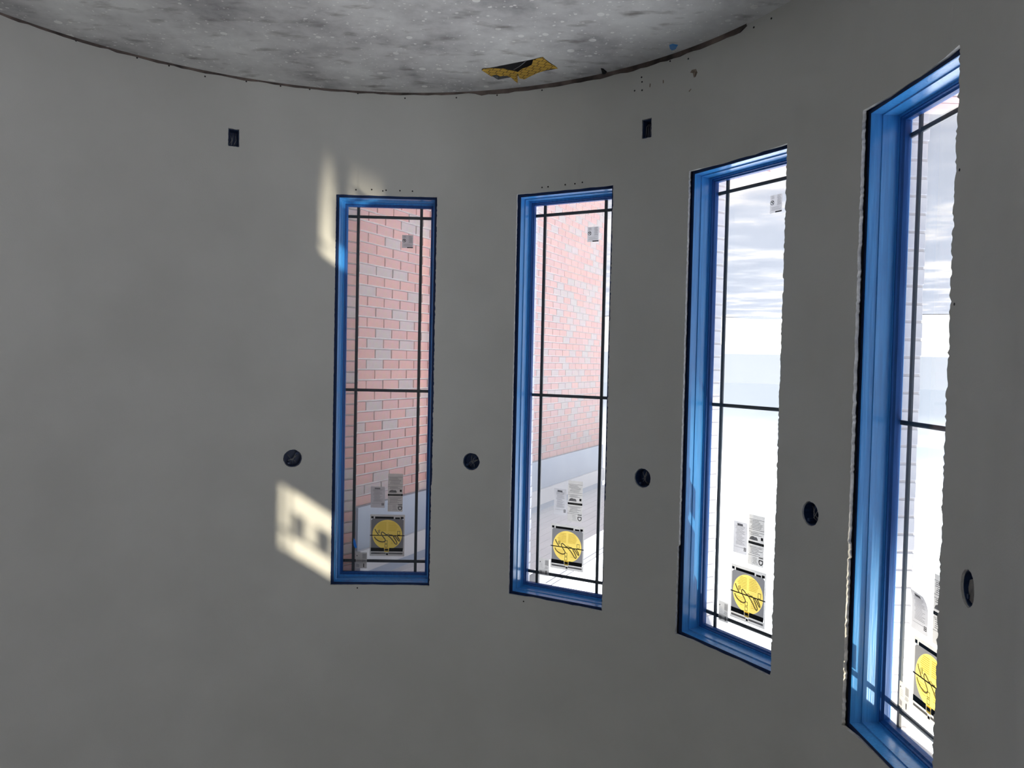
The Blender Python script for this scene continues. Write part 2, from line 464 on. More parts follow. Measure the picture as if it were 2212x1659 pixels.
# ---- the main room behind the camera: walls, and an unseen wide opening added for daylight
def prism(poly, z0, z1):
    n = len(poly); m_ = MB()
    m_.v = [Vector((x, y, z0)) for x, y in poly] + [Vector((x, y, z1)) for x, y in poly]
    m_.f = [tuple(range(n))[::-1], tuple(n+i for i in range(n))] + [(i, (i+1) % n, n+(i+1) % n, n+i) for i in range(n)]
    return m_
mb = prism([(RXL, YF-.25), (-XF, YF), (-XF-.2, YF+.15), (RXL-.2, YF+.05), (RXL-.2, YF-.25)], 0, ROOM_H); tag(mb.build('wall_left', M['plaster']), 'short angled wall at the edge of the bay', 'wall', kind='structure')
mb = prism([(XF, YF), (RX, YF), (RX, YF+.15), (XF+.2, YF+.15)], 0, ROOM_H); tag(mb.build('wall_right', M['plaster']), 'plain wall right of the bay opening', 'wall', kind='structure')
def pierced(name, axis, pos, lo, hi, spans, zb, zt, label):
    """Wall of the main room with added daylight openings: spans along the wall, from zb to zt."""
    mb = MB()
    th = .2 if (pos > 0) else -.2
    def bx(a, b, z0, z1):
        if axis == 'x': mb.box(ident, pos, pos+th, a, b, z0, z1)
        else: mb.box(ident, a, b, pos, pos+th, z0, z1)
    cur = lo
    for a, b in spans:          # piers, sills and heads
        bx(cur, a, 0, ROOM_H); bx(a, b, 0, zb); bx(a, b, zt, ROOM_H); cur = b
    bx(cur, hi, 0, ROOM_H)
    return tag(mb.build(name, M['plaster']), label, 'wall', kind='structure')
BACK_SPANS = []
pierced('wall_back', 'y', RYB, RXL-.2, RX+.2, BACK_SPANS, .6, 3.2, 'plain back wall of the main room')
pierced('wall_side', 'x', RX, RYB, YF, [], .8, 3.4, 'plain side wall of the main room')
pierced('wall_end', 'x', RXL, RYB, YF-.25, [(-5.6, -1.8)], .1, 4.5, 'end wall of the main room, one wide opening added for daylight')
mb = prism([(ROUT*math.sin(ARC1 - (ARC1-ARC0)*i/60), ROUT*math.cos(ARC1 - (ARC1-ARC0)*i/60)) for i in range(61)] + [(RXL-.2, YF+.05), (RXL-.2, RYB-.2), (RX+.2, RYB-.2), (RX+.2, YF+.15)], ROOM_H+.01, ROOM_H+.2); tag(mb.build('roof_deck', M['roof']), 'flat roof deck over the bay and main room', 'roof', kind='structure')

# ---- windows of the bay
PROFILE_FRAME = [(-.012,.0265), (.0150,.0235), (.0158,.0275), (.0178,.064), (.0225,.0655), (.0210,.124), (.030,.124), (.030,.170), (-.012,.170)]
PROFILE_SASH = [(.0205,.1245), (.0345,.1255), (.0365,.132), (.0430,.138), (.0440,.160), (.0205,.160)]
def mitred(w, prof, side):
    """One member of a mitred frame; side 'r','l' uprights, 'b' sill, 't' head."""
    vs_, fs = [], []
    n = len(prof)
    K = 14
    for i in range(K+1):
        u = i/K
        for e, d in prof:
            if side in 'rl':
                a = (w.hw - e)*(1 if side == 'r' else -1)
                z = (w.z0 + e)*(1-u) + (w.z1 - e)*u
            else:
                a = -(w.hw - e)*(1-u) + (w.hw - e)*u
                z = w.z0 + e if side == 'b' else w.z1 - e
            vs_.append(w.p(a, d, z))
    for i in range(K):
        for j in range(n):
            q = (i*n+j, i*n+(j+1) % n, (i+1)*n+(j+1) % n, (i+1)*n+j)
            fs.append(q if side in 'lt' else q[::-1])
    fs.append(tuple(range(n))); fs.append(tuple(K*n+j for j in range(n))[::-1])
    return vs_, fs
GD = .1535                                  # depth of the glass
descr = ['with a red brick wall filling its view', 'with a brick wall ending at its edge', 'with snow and open sky in its view', 'next to the lit blue jamb, opening sharply turned']
def build_window(idx, w, glass_z, bars_z):
    root = empty('window_%d' % idx, w.p(0, .1, w.z0))
    root['kind'] = 'structure'
    inv = Matrix.Translation(-root.location)
    def add(name, vs_, fs, m, smooth=False):
        return mesh_obj(name, [inv @ Vector(x) for x in vs_], fs, m, root, smooth)
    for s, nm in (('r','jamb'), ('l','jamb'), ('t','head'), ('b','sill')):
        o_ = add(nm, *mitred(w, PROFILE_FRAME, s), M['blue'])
        o_.data.materials.append(M['front_shade'])
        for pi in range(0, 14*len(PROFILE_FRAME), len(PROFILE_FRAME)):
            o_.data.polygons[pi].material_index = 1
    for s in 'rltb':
        add('sash_rail', *mitred(w, PROFILE_SASH, s), M['sash_shade'])
    ga, gz0, gz1 = w.hw-.031, w.z0+.03, w.z1-.03
    add('pane', [w.p(-ga,GD,gz0), w.p(ga,GD,gz0), w.p(ga,GD,gz1), w.p(-ga,GD,gz1)], [(0,1,2,3)], M['glass'])
    add('outer_pane', [w.p(-ga,GD+.016,gz0), w.p(ga,GD+.016,gz0), w.p(ga,GD+.016,gz1), w.p(-ga,GD+.016,gz1)], [(0,1,2,3)], M['dusty_glass'])
    b = .0085
    for a in ((-.19, .19) if idx < 5 else (-.135, .135)):
        m_ = MB(); m_.box(w.p, a-b, a+b, GD+.004, GD+.012, gz0, gz1); add('muntin', m_.v, m_.f, M['bronze'])
    for z in bars_z:
        m_ = MB(); m_.box(w.p, -ga, ga, GD+.0045, GD+.0125, z-b, z+b); add('muntin', m_.v, m_.f, M['bronze'])
    return root
labels_w = ['tall narrow window in blue film, red brick close behind its glass',
            'tall narrow window in blue film, brick wall ending at its far edge',
            'tall narrow window in blue film, open snowy ground and sky behind it',
            'tall window in blue film seen most sharply from the side, jamb sunlit',
            'short window set high above the sharply turned tall window']
wroots = []
for i, w in enumerate(W):
    bars = [.70, 1.748, 2.795] if i < 4 else [TZ1-.155]
    r = build_window(i+1, w, None, bars); r['label'] = labels_w[i]; r['category'] = 'window'; wroots.append(r)

# ---- outer skin of the bay: brick shell with reveals
holes_o = []; reveal = MB()
shell_open = []
for k, w in enumerate(W):
    ar = .196 if k == 0 else w.hw-.008
    aw = w.hw-.008
    zlo, zhi = w.z0-.02, w.z1+.025
    def ang(a):                             # point of the outer circle on the line a = const
        d = math.sqrt(ROUT**2 - a*a) - w.dc
        q = w.p(a, d, 0); return math.atan2(q.x, q.y), d
    al, ah = ang(-aw), ang(ar)
    x0, x1 = ROUT*al[0], ROUT*ah[0]
    lp = seg((x0,zlo),(x1,zlo),8) + seg((x1,zlo),(x1,zhi),10) + seg((x1,zhi),(x0,zhi),8) + seg((x0,zhi),(x0,zlo),10)
    holes_o.append(lp)
    n = len(lp)
    def inner(x, z):
        u = (x-x0)/(x1-x0); return w.p(-aw + u*2*aw, .168, z)
    for i in range(n):
        A_, B_ = lp[i], lp[(i+1) % n]
        reveal.quad(cyl(A_[0]/ROUT, A_[1], ROUT), cyl(B_[0]/ROUT, B_[1], ROUT), inner(*B_), inner(*A_))
    shell_open.append((ah[1], zlo, zhi))
XA2, XB2 = ROUT*ARC0, ROUT*ARC1
outer2 = seg((XA2,-.6),(XB2,-.6),90) + seg((XB2,-.6),(XB2,5.4),8) + seg((XB2,5.4),(XA2,5.4),90) + seg((XA2,5.4),(XA2,-.6),8)
grid = [(XA2+(XB2-XA2)*i/90, -.6+6*j/8) for i in range(1,90) for j in range(1,8)]
grid = [g for g in grid if not any(inside(h, *g) for h in holes_o)]
v, f = sheet(outer2, holes_o, grid)
wall_outer = mesh_obj('wall_outer', [cyl(p.x/ROUT, p.y, ROUT) for p in v] , f, M['mortar'], None, True)
tag(wall_outer, 'outer brick skin of the round bay around the windows', 'wall', kind='structure')
reveal.build('reveal', M['mortar'], wall_outer)

def brick_mesh(name, lx, ly, lz, bv=.003):
    """Brick with chipped (chamfered) front edges; x length, y depth (front at 0), z height."""
    me = bpy.data.meshes.new(name)
    x, z = lx/2, lz/2
    vs_ = [(-x,ly,-z),(x,ly,-z),(x,ly,z),(-x,ly,z), (-x,bv,-z),(x,bv,-z),(x,bv,z),(-x,bv,z),
           (-x+bv,0,-z+bv),(x-bv,0,-z+bv),(x-bv,0,z-bv),(-x+bv,0,z-bv)]
    fs = [(8,9,10,11)]
    for i in range(4):
        j = (i+1) % 4
        fs += [(4+i,4+j,8+j,8+i), (i,j,4+j,4+i)]
    me.from_pydata(vs_, [], fs); me.update(); me.materials.append(M['brick'])
    return me
CH = .0662                                  # brick course
me_jamb = brick_mesh('jamb_brick', .078, .05, CH-.010, .002)
me_jamb1 = brick_mesh('bay_jamb_brick', .108, .05, CH-.010, .002)
M['hazed_brick'] = noise_mat('brick_painted_haze', (.44,.46,.53), (.56,.57,.62), scale=9, rough=.9)  # same brick as elsewhere, shade and glare painted in as pale grey
me_jamb.materials.clear(); me_jamb.materials.append(M['hazed_brick'])
me_row = brick_mesh('sill_brick', CH-.008, .10, .05, .003)
def place(me, name, parent, origin, xdir, ydir):
    """Brick: local x along xdir, local y (into the wall) along ydir, z up."""
    xd, yd = xdir.normalized(), ydir.normalized()
    o = bpy.data.objects.new(name, me)
    zd = xd.cross(yd)
    o.matrix_world = Matrix(((xd.x, yd.x, zd.x, origin.x), (xd.y, yd.y, zd.y, origin.y), (xd.z, yd.z, zd.z, origin.z), (0,0,0,1)))
    link(o, parent)
    return o
rb = random.Random(11)
for k, w in enumerate(W[:4]):
    if k == 0:
        p0, p1 = w.p(.268, .168, 0), w.p(.196, .243, 0)
    else:
        p0, p1 = w.p(.283, .166, 0), w.p(.283, .240, 0)
    xd = (p1-p0).normalized()
    yd = Vector((0,0,1)).cross(xd)          # into the wall (towards +a)
    if yd.dot(w.t) < 0: yd = -yd
    n = int((w.z1 - w.z0 + .05)/CH) + 1
    for i in range(n):
        z = w.z0 - .02 + CH*(i+.5)
        jit = rb.uniform(-.004, .004)
        o_ = (p0+p1)/2 + xd*jit - yd*.004 + Vector((0,0,z))
        # local x must make a right-handed frame with y into the wall and z up
        xx = yd.cross(Vector((0,0,1)))
        place(me_jamb1 if k == 0 else me_jamb, 'brick', wall_outer, o_, xx, yd)
    # rowlock bricks of the sill, fronts towards the weather
    m_ = 9
    for i in range(m_):
        a = -.27 + (i+.5)*.54/m_
        org = w.p(a, .285 + rb.uniform(-.006,.006), w.z0 - .012 + rb.uniform(-.004,.004))
        place(me_row, 'brick', wall_outer, org, -w.t, -w.n)

# ---- unseen pipe added on the outer skin, narrows the fourth window's sun patch
w = W[3]
pc = w.p(-.445, .333, 0)
pipe = empty('sun_trim_pipe', (pc.x, pc.y, -.6)); tag(pipe, 'unseen grey pipe added outside the round bay to trim the sun', 'pipe', kind='structure')
nin = -w.n
mb = MB(); mb.tube([(0,0,0), (0,0,1.5), (0,0,3.9), nin*.03+Vector((0,0,4.05)), nin*.1+Vector((0,0,4.12)), nin*.2+Vector((0,0,4.14))], .083, 16)
mb.build('sun_trim_pipe_run', M['metal'], pipe, True)
for z in (.8, 2.4):
    mb = MB(); mb.tube([(0,0,z), (0,0,z+.04)], .09, 16); mb.build('sun_trim_pipe_clip', M['metal'], pipe, True)
    mb = MB(); mb.tube([nin*.08+Vector((0,0,z+.02)), nin*.125+Vector((0,0,z+.02))], .012, 8); mb.build('sun_trim_pipe_bracket', M['metal'], pipe, True)

# ---- brick wing next to the bay
P0 = Vector((.262, 2.216, 0)); WD = Vector((-.446, .895, 0)).normalized()
WN = Vector((-WD.y, WD.x, 0))               # faces the bay side
if WN.x > 0: WN = -WN
WLEN = 4.47; ZB, ZT = -.6, 2.485
def wp(s, o, z):                            # s along the wing, o out from its face, z height
    q = P0 + WD*s + WN*o; return Vector((q.x, q.y, z))
mb = MB(); mb.box(wp, 0, WLEN, -.3, -.007, ZB, 3.4)
wall_wing = mb.build('wall_wing', M['mortar'])
tag(wall_wing, 'red brick wall running away from the round bay under white eaves', 'wall', kind='structure')
BL = .177
me_brick = brick_mesh('wing_brick', BL-.009, .03, CH-.0095, .0025)
cands = []
nrow = int((ZT-ZB)/CH)
for j in range(nrow):
    z = ZT - CH*(j+.5)
    off = (BL/2 if j % 2 else 0)
    s = off - BL
    while s < WLEN:
        c0, c1 = max(s, .0), min(s+BL, WLEN)
        if c1-c0 > .03:
            cands.append(((c0+c1)/2, z, (c1-c0)))
        s += BL
def shows(s, z):
    """Does the camera see this brick through a window?  Then its apparent size."""
    q = wp(s, 0, z); d = q - CAM
    for k in (0, 1):
        w = W[k]
        den = d.dot(w.n)
        u = (w.dc + GD - CAM.dot(w.n))/den
        g = CAM + d*u
        if abs(g.dot(w.t)) < .27 and w.z0 < g.z < w.z1:
            return 1.0/d.length
    return 0
vis = sorted([(shows(s, z), s, z, l) for s, z, l in cands], reverse=True)
singles = [x for x in vis if x[0] > 0][:300]
sset = set((x[1], x[2]) for x in singles)
XD = WN.cross(Vector((0,0,1)))
for _, s, z, l in singles:
    o = place(me_brick, 'brick', wall_wing, wp(s, rb.uniform(-.0015,.0015), z), (-WN).cross(Vector((0,0,1))), -WN)
    if abs(l-BL) > 1e-4:
        o.scale = ((l-.009)/(BL-.009), 1, 1)
mb = MB()
for s, z, l in cands:
    if (s, z) not in sset:
        h = l/2 - .0045
        mb.box(wp, s-h, s+h, -.02, 0, z-CH/2+.0048, z+CH/2-.0048)
tag(mb.build('brick_field', M['brick_field'], wall_wing), kind='stuff')
# frieze board, trim and boarded eaves over the wing
mb = MB(); mb.box(wp, 0, WLEN+.02, -.01, .022, ZT, 2.755)
tag(mb.build('frieze_board', M['frieze'], wall_wing))
mb = MB(); mb.box(wp, 0, WLEN+.03, -.01, .045, 2.755, 2.895)
mb.build('crown_board', M['soffit'], wall_wing)
mb = MB(); mb.box(wp, 0, WLEN+.03, -.01, .02, 2.895, 2.965)  # shadow gap under the soffit, painted as a blue-grey strip
mb.build('painted_shadow_strip', M['frieze'], wall_wing)
ZS = 2.962; OVER = .84
eaves = empty('eaves', wp(2.2, .4, ZS)); tag(eaves, 'white boarded eaves along the top of the red brick wall', 'eaves', kind='structure')
ei = Matrix.Translation(-eaves.location)
nb = 9; bw = OVER/nb
for i in range(nb):
    o0, o1 = i*bw + .0025, (i+1)*bw - .0025
    s0 = -.1
    for _ in range(400):                    # starts where it clears the round wall
        if all(Vector((wp(s0,o,0).x, wp(s0,o,0).y)).length > ROUT+.012 for o in (o0, o1)): break
        s0 += .01
    mb = MB(); mb.box(wp, s0, WLEN+.6, o0, o1, ZS, ZS+.018)
    mb.v = [ei @ x for x in mb.v]; mb.build('soffit_board', M['soffit'], eaves)
mb = MB(); mb.box(wp, .95, WLEN+.62, OVER, OVER+.025, ZS-.03, ZS+.16); mb.v = [ei @ x for x in mb.v]; mb.build('fascia_board', M['soffit'], eaves)
mb = MB()
mb.quad(wp(1.0,OVER+.03,ZS+.16), wp(WLEN+.62,OVER+.03,ZS+.16), wp(WLEN+.62,-1.5,ZS+1.0), wp(1.0,-1.5,ZS+1.0))
mb.quad(wp(1.0,OVER+.03,ZS+.12), wp(WLEN+.62,OVER+.03,ZS+.12), wp(WLEN+.62,-.2,ZS+.12), wp(1.0,-.2,ZS+.12))
mb.v = [ei @ x for x in mb.v]; mb.build('roof_slope', M['roof'], eaves)

# ---- ground and far hills
ring = 72
mb = MB()
GZ = -.6
gv = [(0,0,GZ)]; gf = []
rads = [3, 8, 16, 24, 33]
for r in rads:
    gv += [(r*math.sin(2*math.pi*i/ring), r*math.cos(2*math.pi*i/ring), GZ) for i in range(ring)]
gf += [(0, 1+(i+1) % ring, 1+i) for i in range(ring)]
for k in range(len(rads)-1):
    for i in range(ring):
        a = 1+k*ring; b_ = a+ring
        gf.append((a+i, a+(i+1) % ring, b_+(i+1) % ring, b_+i))
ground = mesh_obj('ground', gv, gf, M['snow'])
tag(ground, 'snowy ground outside the windows with sun and shade painted in', 'ground', kind='structure')
M['field'] = noise_mat('sunlit_snow_painted', (.20,.185,.17), (.28,.27,.255), scale=.3, rough=.95, spec=.05)  # paler copy of the snow with sunlight painted into its colour
fv = []; ff = []
frads = [32.5, 50, 80, 110, 136]
for r in frads:
    fv += [(r*math.sin(2*math.pi*i/ring)*(1+.05*math.sin(i*1.7)*(r < 40)), r*math.cos(2*math.pi*i/ring)*(1+.05*math.sin(i*1.7)*(r < 40)), GZ+.03) for i in range(ring)]
for k in range(len(frads)-1):
    for i in range(ring):
        ff.append((k*ring+i, k*ring+(i+1) % ring, (k+1)*ring+(i+1) % ring, (k+1)*ring+i))
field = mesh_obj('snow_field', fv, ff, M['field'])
tag(field, 'open snow field stretching to the far hills, sunlight painted in', 'ground', kind='structure')
hv = []; hf = []
HN = 240
for i in range(HN):
    an = 2*math.pi*i/HN
    h = 6.2 + .7*math.sin(an*7+.6) + .5*math.sin(an*17+2) + .25*math.sin(an*41)
    hv += [(133*math.sin(an), 133*math.cos(an), GZ-.2), (142*math.sin(an), 142*math.cos(an), GZ+h*.7), (160*math.sin(an), 160*math.cos(an), GZ+h)]
for i in range(HN):
    j = (i+1) % HN
    for q in (0, 1):
        hf.append((3*i+q, 3*j+q, 3*j+q+1, 3*i+q+1))
hills = mesh_obj('hills', hv, hf, M['hill'], None, True)
tag(hills, 'low hazy grey hills along the horizon', 'hills', kind='structure')

# ---- unseen block added across the yard; its roof line cuts off the low sun
BD = -Vector((SUN_DIR.x, SUN_DIR.y, 0)).normalized()
BT = Vector((-BD.y, BD.x, 0))
DIST = 23.0
SHADE_Z, SHADE_ALONG = 2.40, -1.56          # where the roof line's shadow falls on the fourth window
BH = SHADE_Z + (DIST + SHADE_ALONG)*SUN_TAN
blk = empty('sun_blocker', BD*DIST + Vector((0,0,GZ)))
tag(blk, 'unseen block added across the snowy yard to cut off the sun', 'sun blocker', kind='structure')
def bp_(x, y, z):
    q = BT*x + BD*y; return Vector((q.x, q.y, z))
mb = MB(); mb.box(bp_, -9, 9, .02, 9, 0, BH-GZ-.3); mb.build('sun_blocker_body', M['mortar'], blk)
mb = MB(); mb.box(bp_, -9.2, 9.2, 0, 9.2, BH-GZ-.3, BH-GZ); mb.build('sun_blocker_top', M['soffit'], blk)
mb = MB(); mb.box(bp_, -30, -2.1, .5, 9.5, 0, BH-GZ+5.0)  # added wing that keeps the sun off the brick wall
mb.build('sun_blocker_wing', M['mortar'], blk)
mb = MB(); mb.box(bp_, -.35, 10, .5, 9.5, 0, BH-GZ+3.2); mb.build('sun_blocker_wing', M['mortar'], blk)  # added wing that keeps the sun out of the main room opening
for fl_ in range(5):
    for c_ in range(6):
        x = -7.5 + c_*3.0; z = 1.2 + fl_*2.8
        mb = MB(); mb.box(bp_, x-.7, x+.7, -.03, .05, z, z+1.5); mb.build('window', M['bronze'], blk)  # window panels on the added sun blocker

# ------------------------------------------------------------------ things in the room
# ---- stickers on the glass
ST = GD - .0006                              # just on the room side of the pane
class Sticker:
    """Flat print on a pane: local u runs with a (0..1 from orig-left), v with height from the low end."""
    def __init__(s, w, a0, a1, z0, z1, curl=0.0):
        s.w, s.a0, s.a1, s.z0, s.z1, s.curl = w, a0, a1, z0, z1, curl
        s.root = empty('sticker', w.p((a0+a1)/2, ST, z0))
        s.inv = Matrix.Translation(-s.root.location)
    def pt(s, u, v, lift=0):
        c = 0
        if s.curl:
            c = s.curl*max(0, .45-v)**2/.2 * (.4+.6*u)
        return s.inv @ s.w.p(s.a0 + (s.a1-s.a0)*u, ST - lift - c, s.z0 + (s.z1-s.z0)*v)
    def sheet(s, name, u0, v0, u1, v1, m, lift, nv=1):
        vs_, fs = [], []
        for i in range(nv+1):
            v_ = v0 + (v1-v0)*i/nv
            for u in (u0, (u0+u1)/2, u1): vs_.append(s.pt(u, v_, lift))
        for i in range(nv):
            fs += [(3*i, 3*i+1, 3*i+4, 3*i+3), (3*i+1, 3*i+2, 3*i+5, 3*i+4)]
        return mesh_obj(name, vs_, fs, m, s.root)
    def bars(s, name, rects, m, lift):
        if name not in ('small_print', 'barcode', 'tick_box', 'emblem', 'print'):
            for u0, v0, u1, v1 in rects:
                mesh_obj(name, [s.pt(u0,v0,lift), s.pt(u1,v0,lift), s.pt(u1,v1,lift), s.pt(u0,v1,lift)], [(0,1,2,3)], m, s.root)
            return
        vs_, fs = [], []
        for u0, v0, u1, v1 in rects:
            n = len(vs_); vs_ += [s.pt(u0,v0,lift), s.pt(u1,v0,lift), s.pt(u1,v1,lift), s.pt(u0,v1,lift)]; fs.append((n,n+1,n+2,n+3))
        return tag(mesh_obj(name, vs_, fs, m, s.root), kind='stuff')
    def stroke(s, name, lines, wdt, m, lift):
        vs_, fs = [], []
        asp = abs(s.z1-s.z0)/abs(s.a1-s.a0)
        for ln, wf in lines:   # each pen stroke
            P = [Vector((u, v*asp)) for u, v in ln]
            n0 = len(vs_)
            for i, p in enumerate(P):
                t = (P[min(i+1, len(P)-1)] - P[max(i-1, 0)])
                t = t.normalized() if t.length > 1e-9 else Vector((1,0))
                nrm = Vector((-t.y, t.x))*wdt*wf/2
                for q in (p-nrm, p+nrm): vs_.append(s.pt(q.x, q.y/asp, lift))
            for i in range(len(P)-1): fs.append((n0+2*i, n0+2*i+1, n0+2*i+3, n0+2*i+2))
        return mesh_obj(name, vs_, fs, m, s.root)
    def disc(s, name, cu, cv, r, m, lift, n=40):
        asp = abs(s.z1-s.z0)/abs(s.a1-s.a0)
        vs_ = [s.pt(cu + r*math.cos(2*math.pi*i/n), cv + r*math.sin(2*math.pi*i/n)/asp, lift) for i in range(n)]
        return mesh_obj(name, vs_, [tuple(range(n))], m, s.root)
# u: 0 = towards the lit jamb (left in the photo), v: 0 = low end (top in the photo)
def smooth_line(pts, n=5):
    o = []
    for i in range(len(pts)-1):
        p0 = pts[max(i-1,0)]; p1 = pts[i]; p2 = pts[i+1]; p3 = pts[min(i+2,len(pts)-1)]
        for k in range(n):
            t = k/n
            o.append(tuple(.5*((2*p1[c]) + (-p0[c]+p2[c])*t + (2*p0[c]-5*p1[c]+4*p2[c]-p3[c])*t*t + (-p0[c]+3*p1[c]-3*p2[c]+p3[c])*t**3) for c in (0,1)))
    o.append(pts[-1]); return o
# handwriting traced on the warning sticker (pixels of an enlargement), as u, v
_c = [(425,705), (812,828), (790,1452), (395,1300)]
def uv(x, y):
    u, v = .5, .5
    for _ in range(30):
        px = (1-u)*(1-v)*_c[0][0] + u*(1-v)*_c[1][0] + u*v*_c[2][0] + (1-u)*v*_c[3][0]
        py = (1-u)*(1-v)*_c[0][1] + u*(1-v)*_c[1][1] + u*v*_c[2][1] + (1-u)*v*_c[3][1]
        u += (x-px)/380; v += (y-py - (x-px)*.33)/610
    return u, v
SCRIPT = [([(470,932),(478,960),(488,985),(500,1010),(512,1040)], 1.0),
          ([(505,958),(508,985),(507,1005)], .7), ([(520,960),(522,985),(520,1010)], .7),
          ([(460,1042),(472,1075),(495,1108),(525,1135),(555,1150),(577,1146),(580,1125),(566,1092),(548,1055),(540,1018),(549,1003),(568,1020),(590,1052),(604,1075)], 1.0),
          ([(600,1052),(620,1085),(645,1125),(668,1170),(686,1212),(702,1236),(712,1222),(703,1185),(686,1140),(672,1102),(690,1112),(712,1150),(730,1192),(742,1200),(738,1172),(722,1135),(712,1108)], 1.0),
          ([(612,1048),(636,1072),(662,1080)], .6)]
SCRIPT = [(smooth_line([uv(*p) for p in l]), wf) for l, wf in SCRIPT]
def warning_sticker(w, a0, a1, z0, z1, label):
    s = Sticker(w, a0, a1, z0, z1); s.root.name = 'warning_sticker'
    tag(s.root, label, 'sticker', 'yellow circle stickers on the panes')
    fu0, fv0, fu1, fv1 = .035, .10, .965, .885
    ob = [(0,0),(1,0),(1,1),(0,1)]; ib = [(fu0,fv0),(fu1,fv0),(fu1,fv1),(fu0,fv1)]
    mesh_obj('backing', [s.pt(*p, 0) for p in ob+ib], [(i, (i+1) % 4, 4+(i+1) % 4, 4+i) for i in range(4)], M['paper'], s.root)
    asp = abs(z1-z0)/abs(a1-a0); n = 64; cu, cv, r = .5, .48, .43
    rim, edge = [], []
    for i in range(n):
        an = 2*math.pi*(i+.5)/n; c_, s_ = math.cos(an), math.sin(an)/asp
        rim.append((cu + r*c_, cv + r*s_))
        k_ = min(((fu1-cu)/c_ if c_ > 0 else (fu0-cu)/c_) if abs(c_) > 1e-9 else 9, ((fv1-cv)/s_ if s_ > 0 else (fv0-cv)/s_) if abs(s_) > 1e-9 else 9)
        edge.append((cu + max(k_, r)*c_, cv + max(k_, r)*s_))
    mesh_obj('grey_field', [s.pt(*p, .0004) for p in rim+edge], [(i, (i+1) % n, n+(i+1) % n, n+i) for i in range(n)], M['st_grey'], s.root)
    s.disc('yellow_circle', cu, cv, r, M['st_yellow'], .0004, 64)
    s.bars('header_bar', [(.14,.05,.68,.10), (.03,.045,.10,.095), (.72,.065,.86,.10), (.88,.05,.96,.10)], M['ink'], .0008)
    s.bars('footer_bar', [(.03,.80,.41,.885), (.56,.80,.955,.885), (.44,.82,.53,.87), (.47,.93,.53,.97)], M['ink'], .0012)
    s.bars('footer_stripe', [(.04,.915,.46,.95), (.54,.915,.95,.95)], M['st_grey'], .0008)
    s.bars('yellow_tab', [(.425,.80,.55,.90)], M['st_yellow'], .0008)
    rects = []
    rr = random.Random(5)
    for i in range(8):
        v0 = .19 + i*.028
        rects += [(.20+.02*abs(4-i), v0, .47, v0+.008), (.53, v0, .80-.02*abs(4-i), v0+.008)]
    for i in range(5):
        v0 = .57 + i*.032
        rects += [(.16+.03*i, v0, .40, v0+.007), (.60, v0, .84-.03*i, v0+.007)]
    s.bars('small_print', rects, M['st_ochre'], .0010)
    sq = []
    for (u0, v0, u1, v1) in ((.79,.39,.87,.49), (.43,.62,.51,.70), (.43,.71,.51,.79)):
        t = .012
        sq += [(u0,v0,u1,v0+t), (u0,v1-t,u1,v1), (u0,v0,u0+t,v1), (u1-t,v0,u1,v1)]
    s.bars('tick_box', sq, M['st_grey'], .0011)
    s.bars('black_line', [(0,.492,1,.512)], M['ink'], .0014)
    s.stroke('handwriting', SCRIPT, .030, M['st_grey'], .0017)
    return s.root
def text_rows(u0, u1, v0, v1, n, rr, th=.35):
    r = []
    for i in range(n):
        v = v0 + (v1-v0)*i/n
        a = u0 + rr.uniform(0, .15)*(u1-u0); b = u1 - rr.uniform(0, .35)*(u1-u0)
        r.append((a, v, b, v + (v1-v0)/n*th))
    return r
def spec_label(w, a0, a1, z0, z1, label):
    s = Sticker(w, a0, a1, z0, z1); s.root.name = 'specification_label'
    tag(s.root, label, 'label', 'long white labels on the panes')
    s.sheet('backing', 0, 0, 1, 1, M['paper'], 0)
    rr = random.Random(8)
    s.bars('rule', [(0,.085,1,.093), (0,.285,1,.293), (0,.335,1,.343), (0,.62,1,.626), (0,.80,1,.808)], M['ink_grey'], .0004)
    s.bars('black_band', [(0,.535,1,.585), (.70,.815,.97,.83)], M['ink'], .0006)
    s.bars('small_print', text_rows(.06,.95,.11,.28,6,rr) + text_rows(.1,.9,.36,.42,2,rr) + text_rows(.1,.95,.64,.79,5,rr) + text_rows(.3,.66,.84,.98,5,rr,.25), M['ink_grey'], .0004)
    s.bars('white_lettering', [(.08,.553,.92,.566)], M['paper'], .0008)
    hills_ = [(.05,.50),(.12,.45),(.2,.43),(.3,.425),(.42,.44),(.5,.43),(.58,.46),(.6,.50)]
    mesh_obj('picture', [s.pt(u, v, .0005) for u, v in hills_], [tuple(range(len(hills_)))], M['ink_grey'], s.root)
    s.bars('emblem', [(.80,.42,.93,.48)], M['ink'], .0006)
    # capital D, lying on its back
    D = [(.72,.87),(.95,.87)]
    Dc = [(.72,.87)] + [(.835 - .115*math.cos(math.pi*i/10), .90 + .055*math.sin(math.pi*i/10)) for i in range(11)] + [(.95,.87)]
    s.stroke('lettering', [(D, 1), (Dc, 1)], .05, M['ink'], .0006)
    return s.root
def leaflet(w, a0, a1, z0, z1, curl, label):
    s = Sticker(w, a0, a1, z0, z1, curl); s.root.name = 'leaflet'
    tag(s.root, label, 'leaflet', 'grey leaflets on the panes')
    s.sheet('paper', 0, 0, 1, 1, M['paper_grey'], 0, 12)
    rr = random.Random(4)
    s.bars('small_print', text_rows(.14,.86,.14,.74,16,rr,.28) + [(.08,.80,.76,.808)], M['ink_grey'], .0005)
    s.bars('stamp', [(.28,.06,.68,.13)], M['ink_grey'], .0005)
    s.bars('emblem', [(.78,.78,.94,.80), (.78,.87,.94,.89), (.78,.78,.81,.89), (.91,.78,.94,.89), (.82,.82,.90,.85)], M['ink'], .0006)
    return s.root
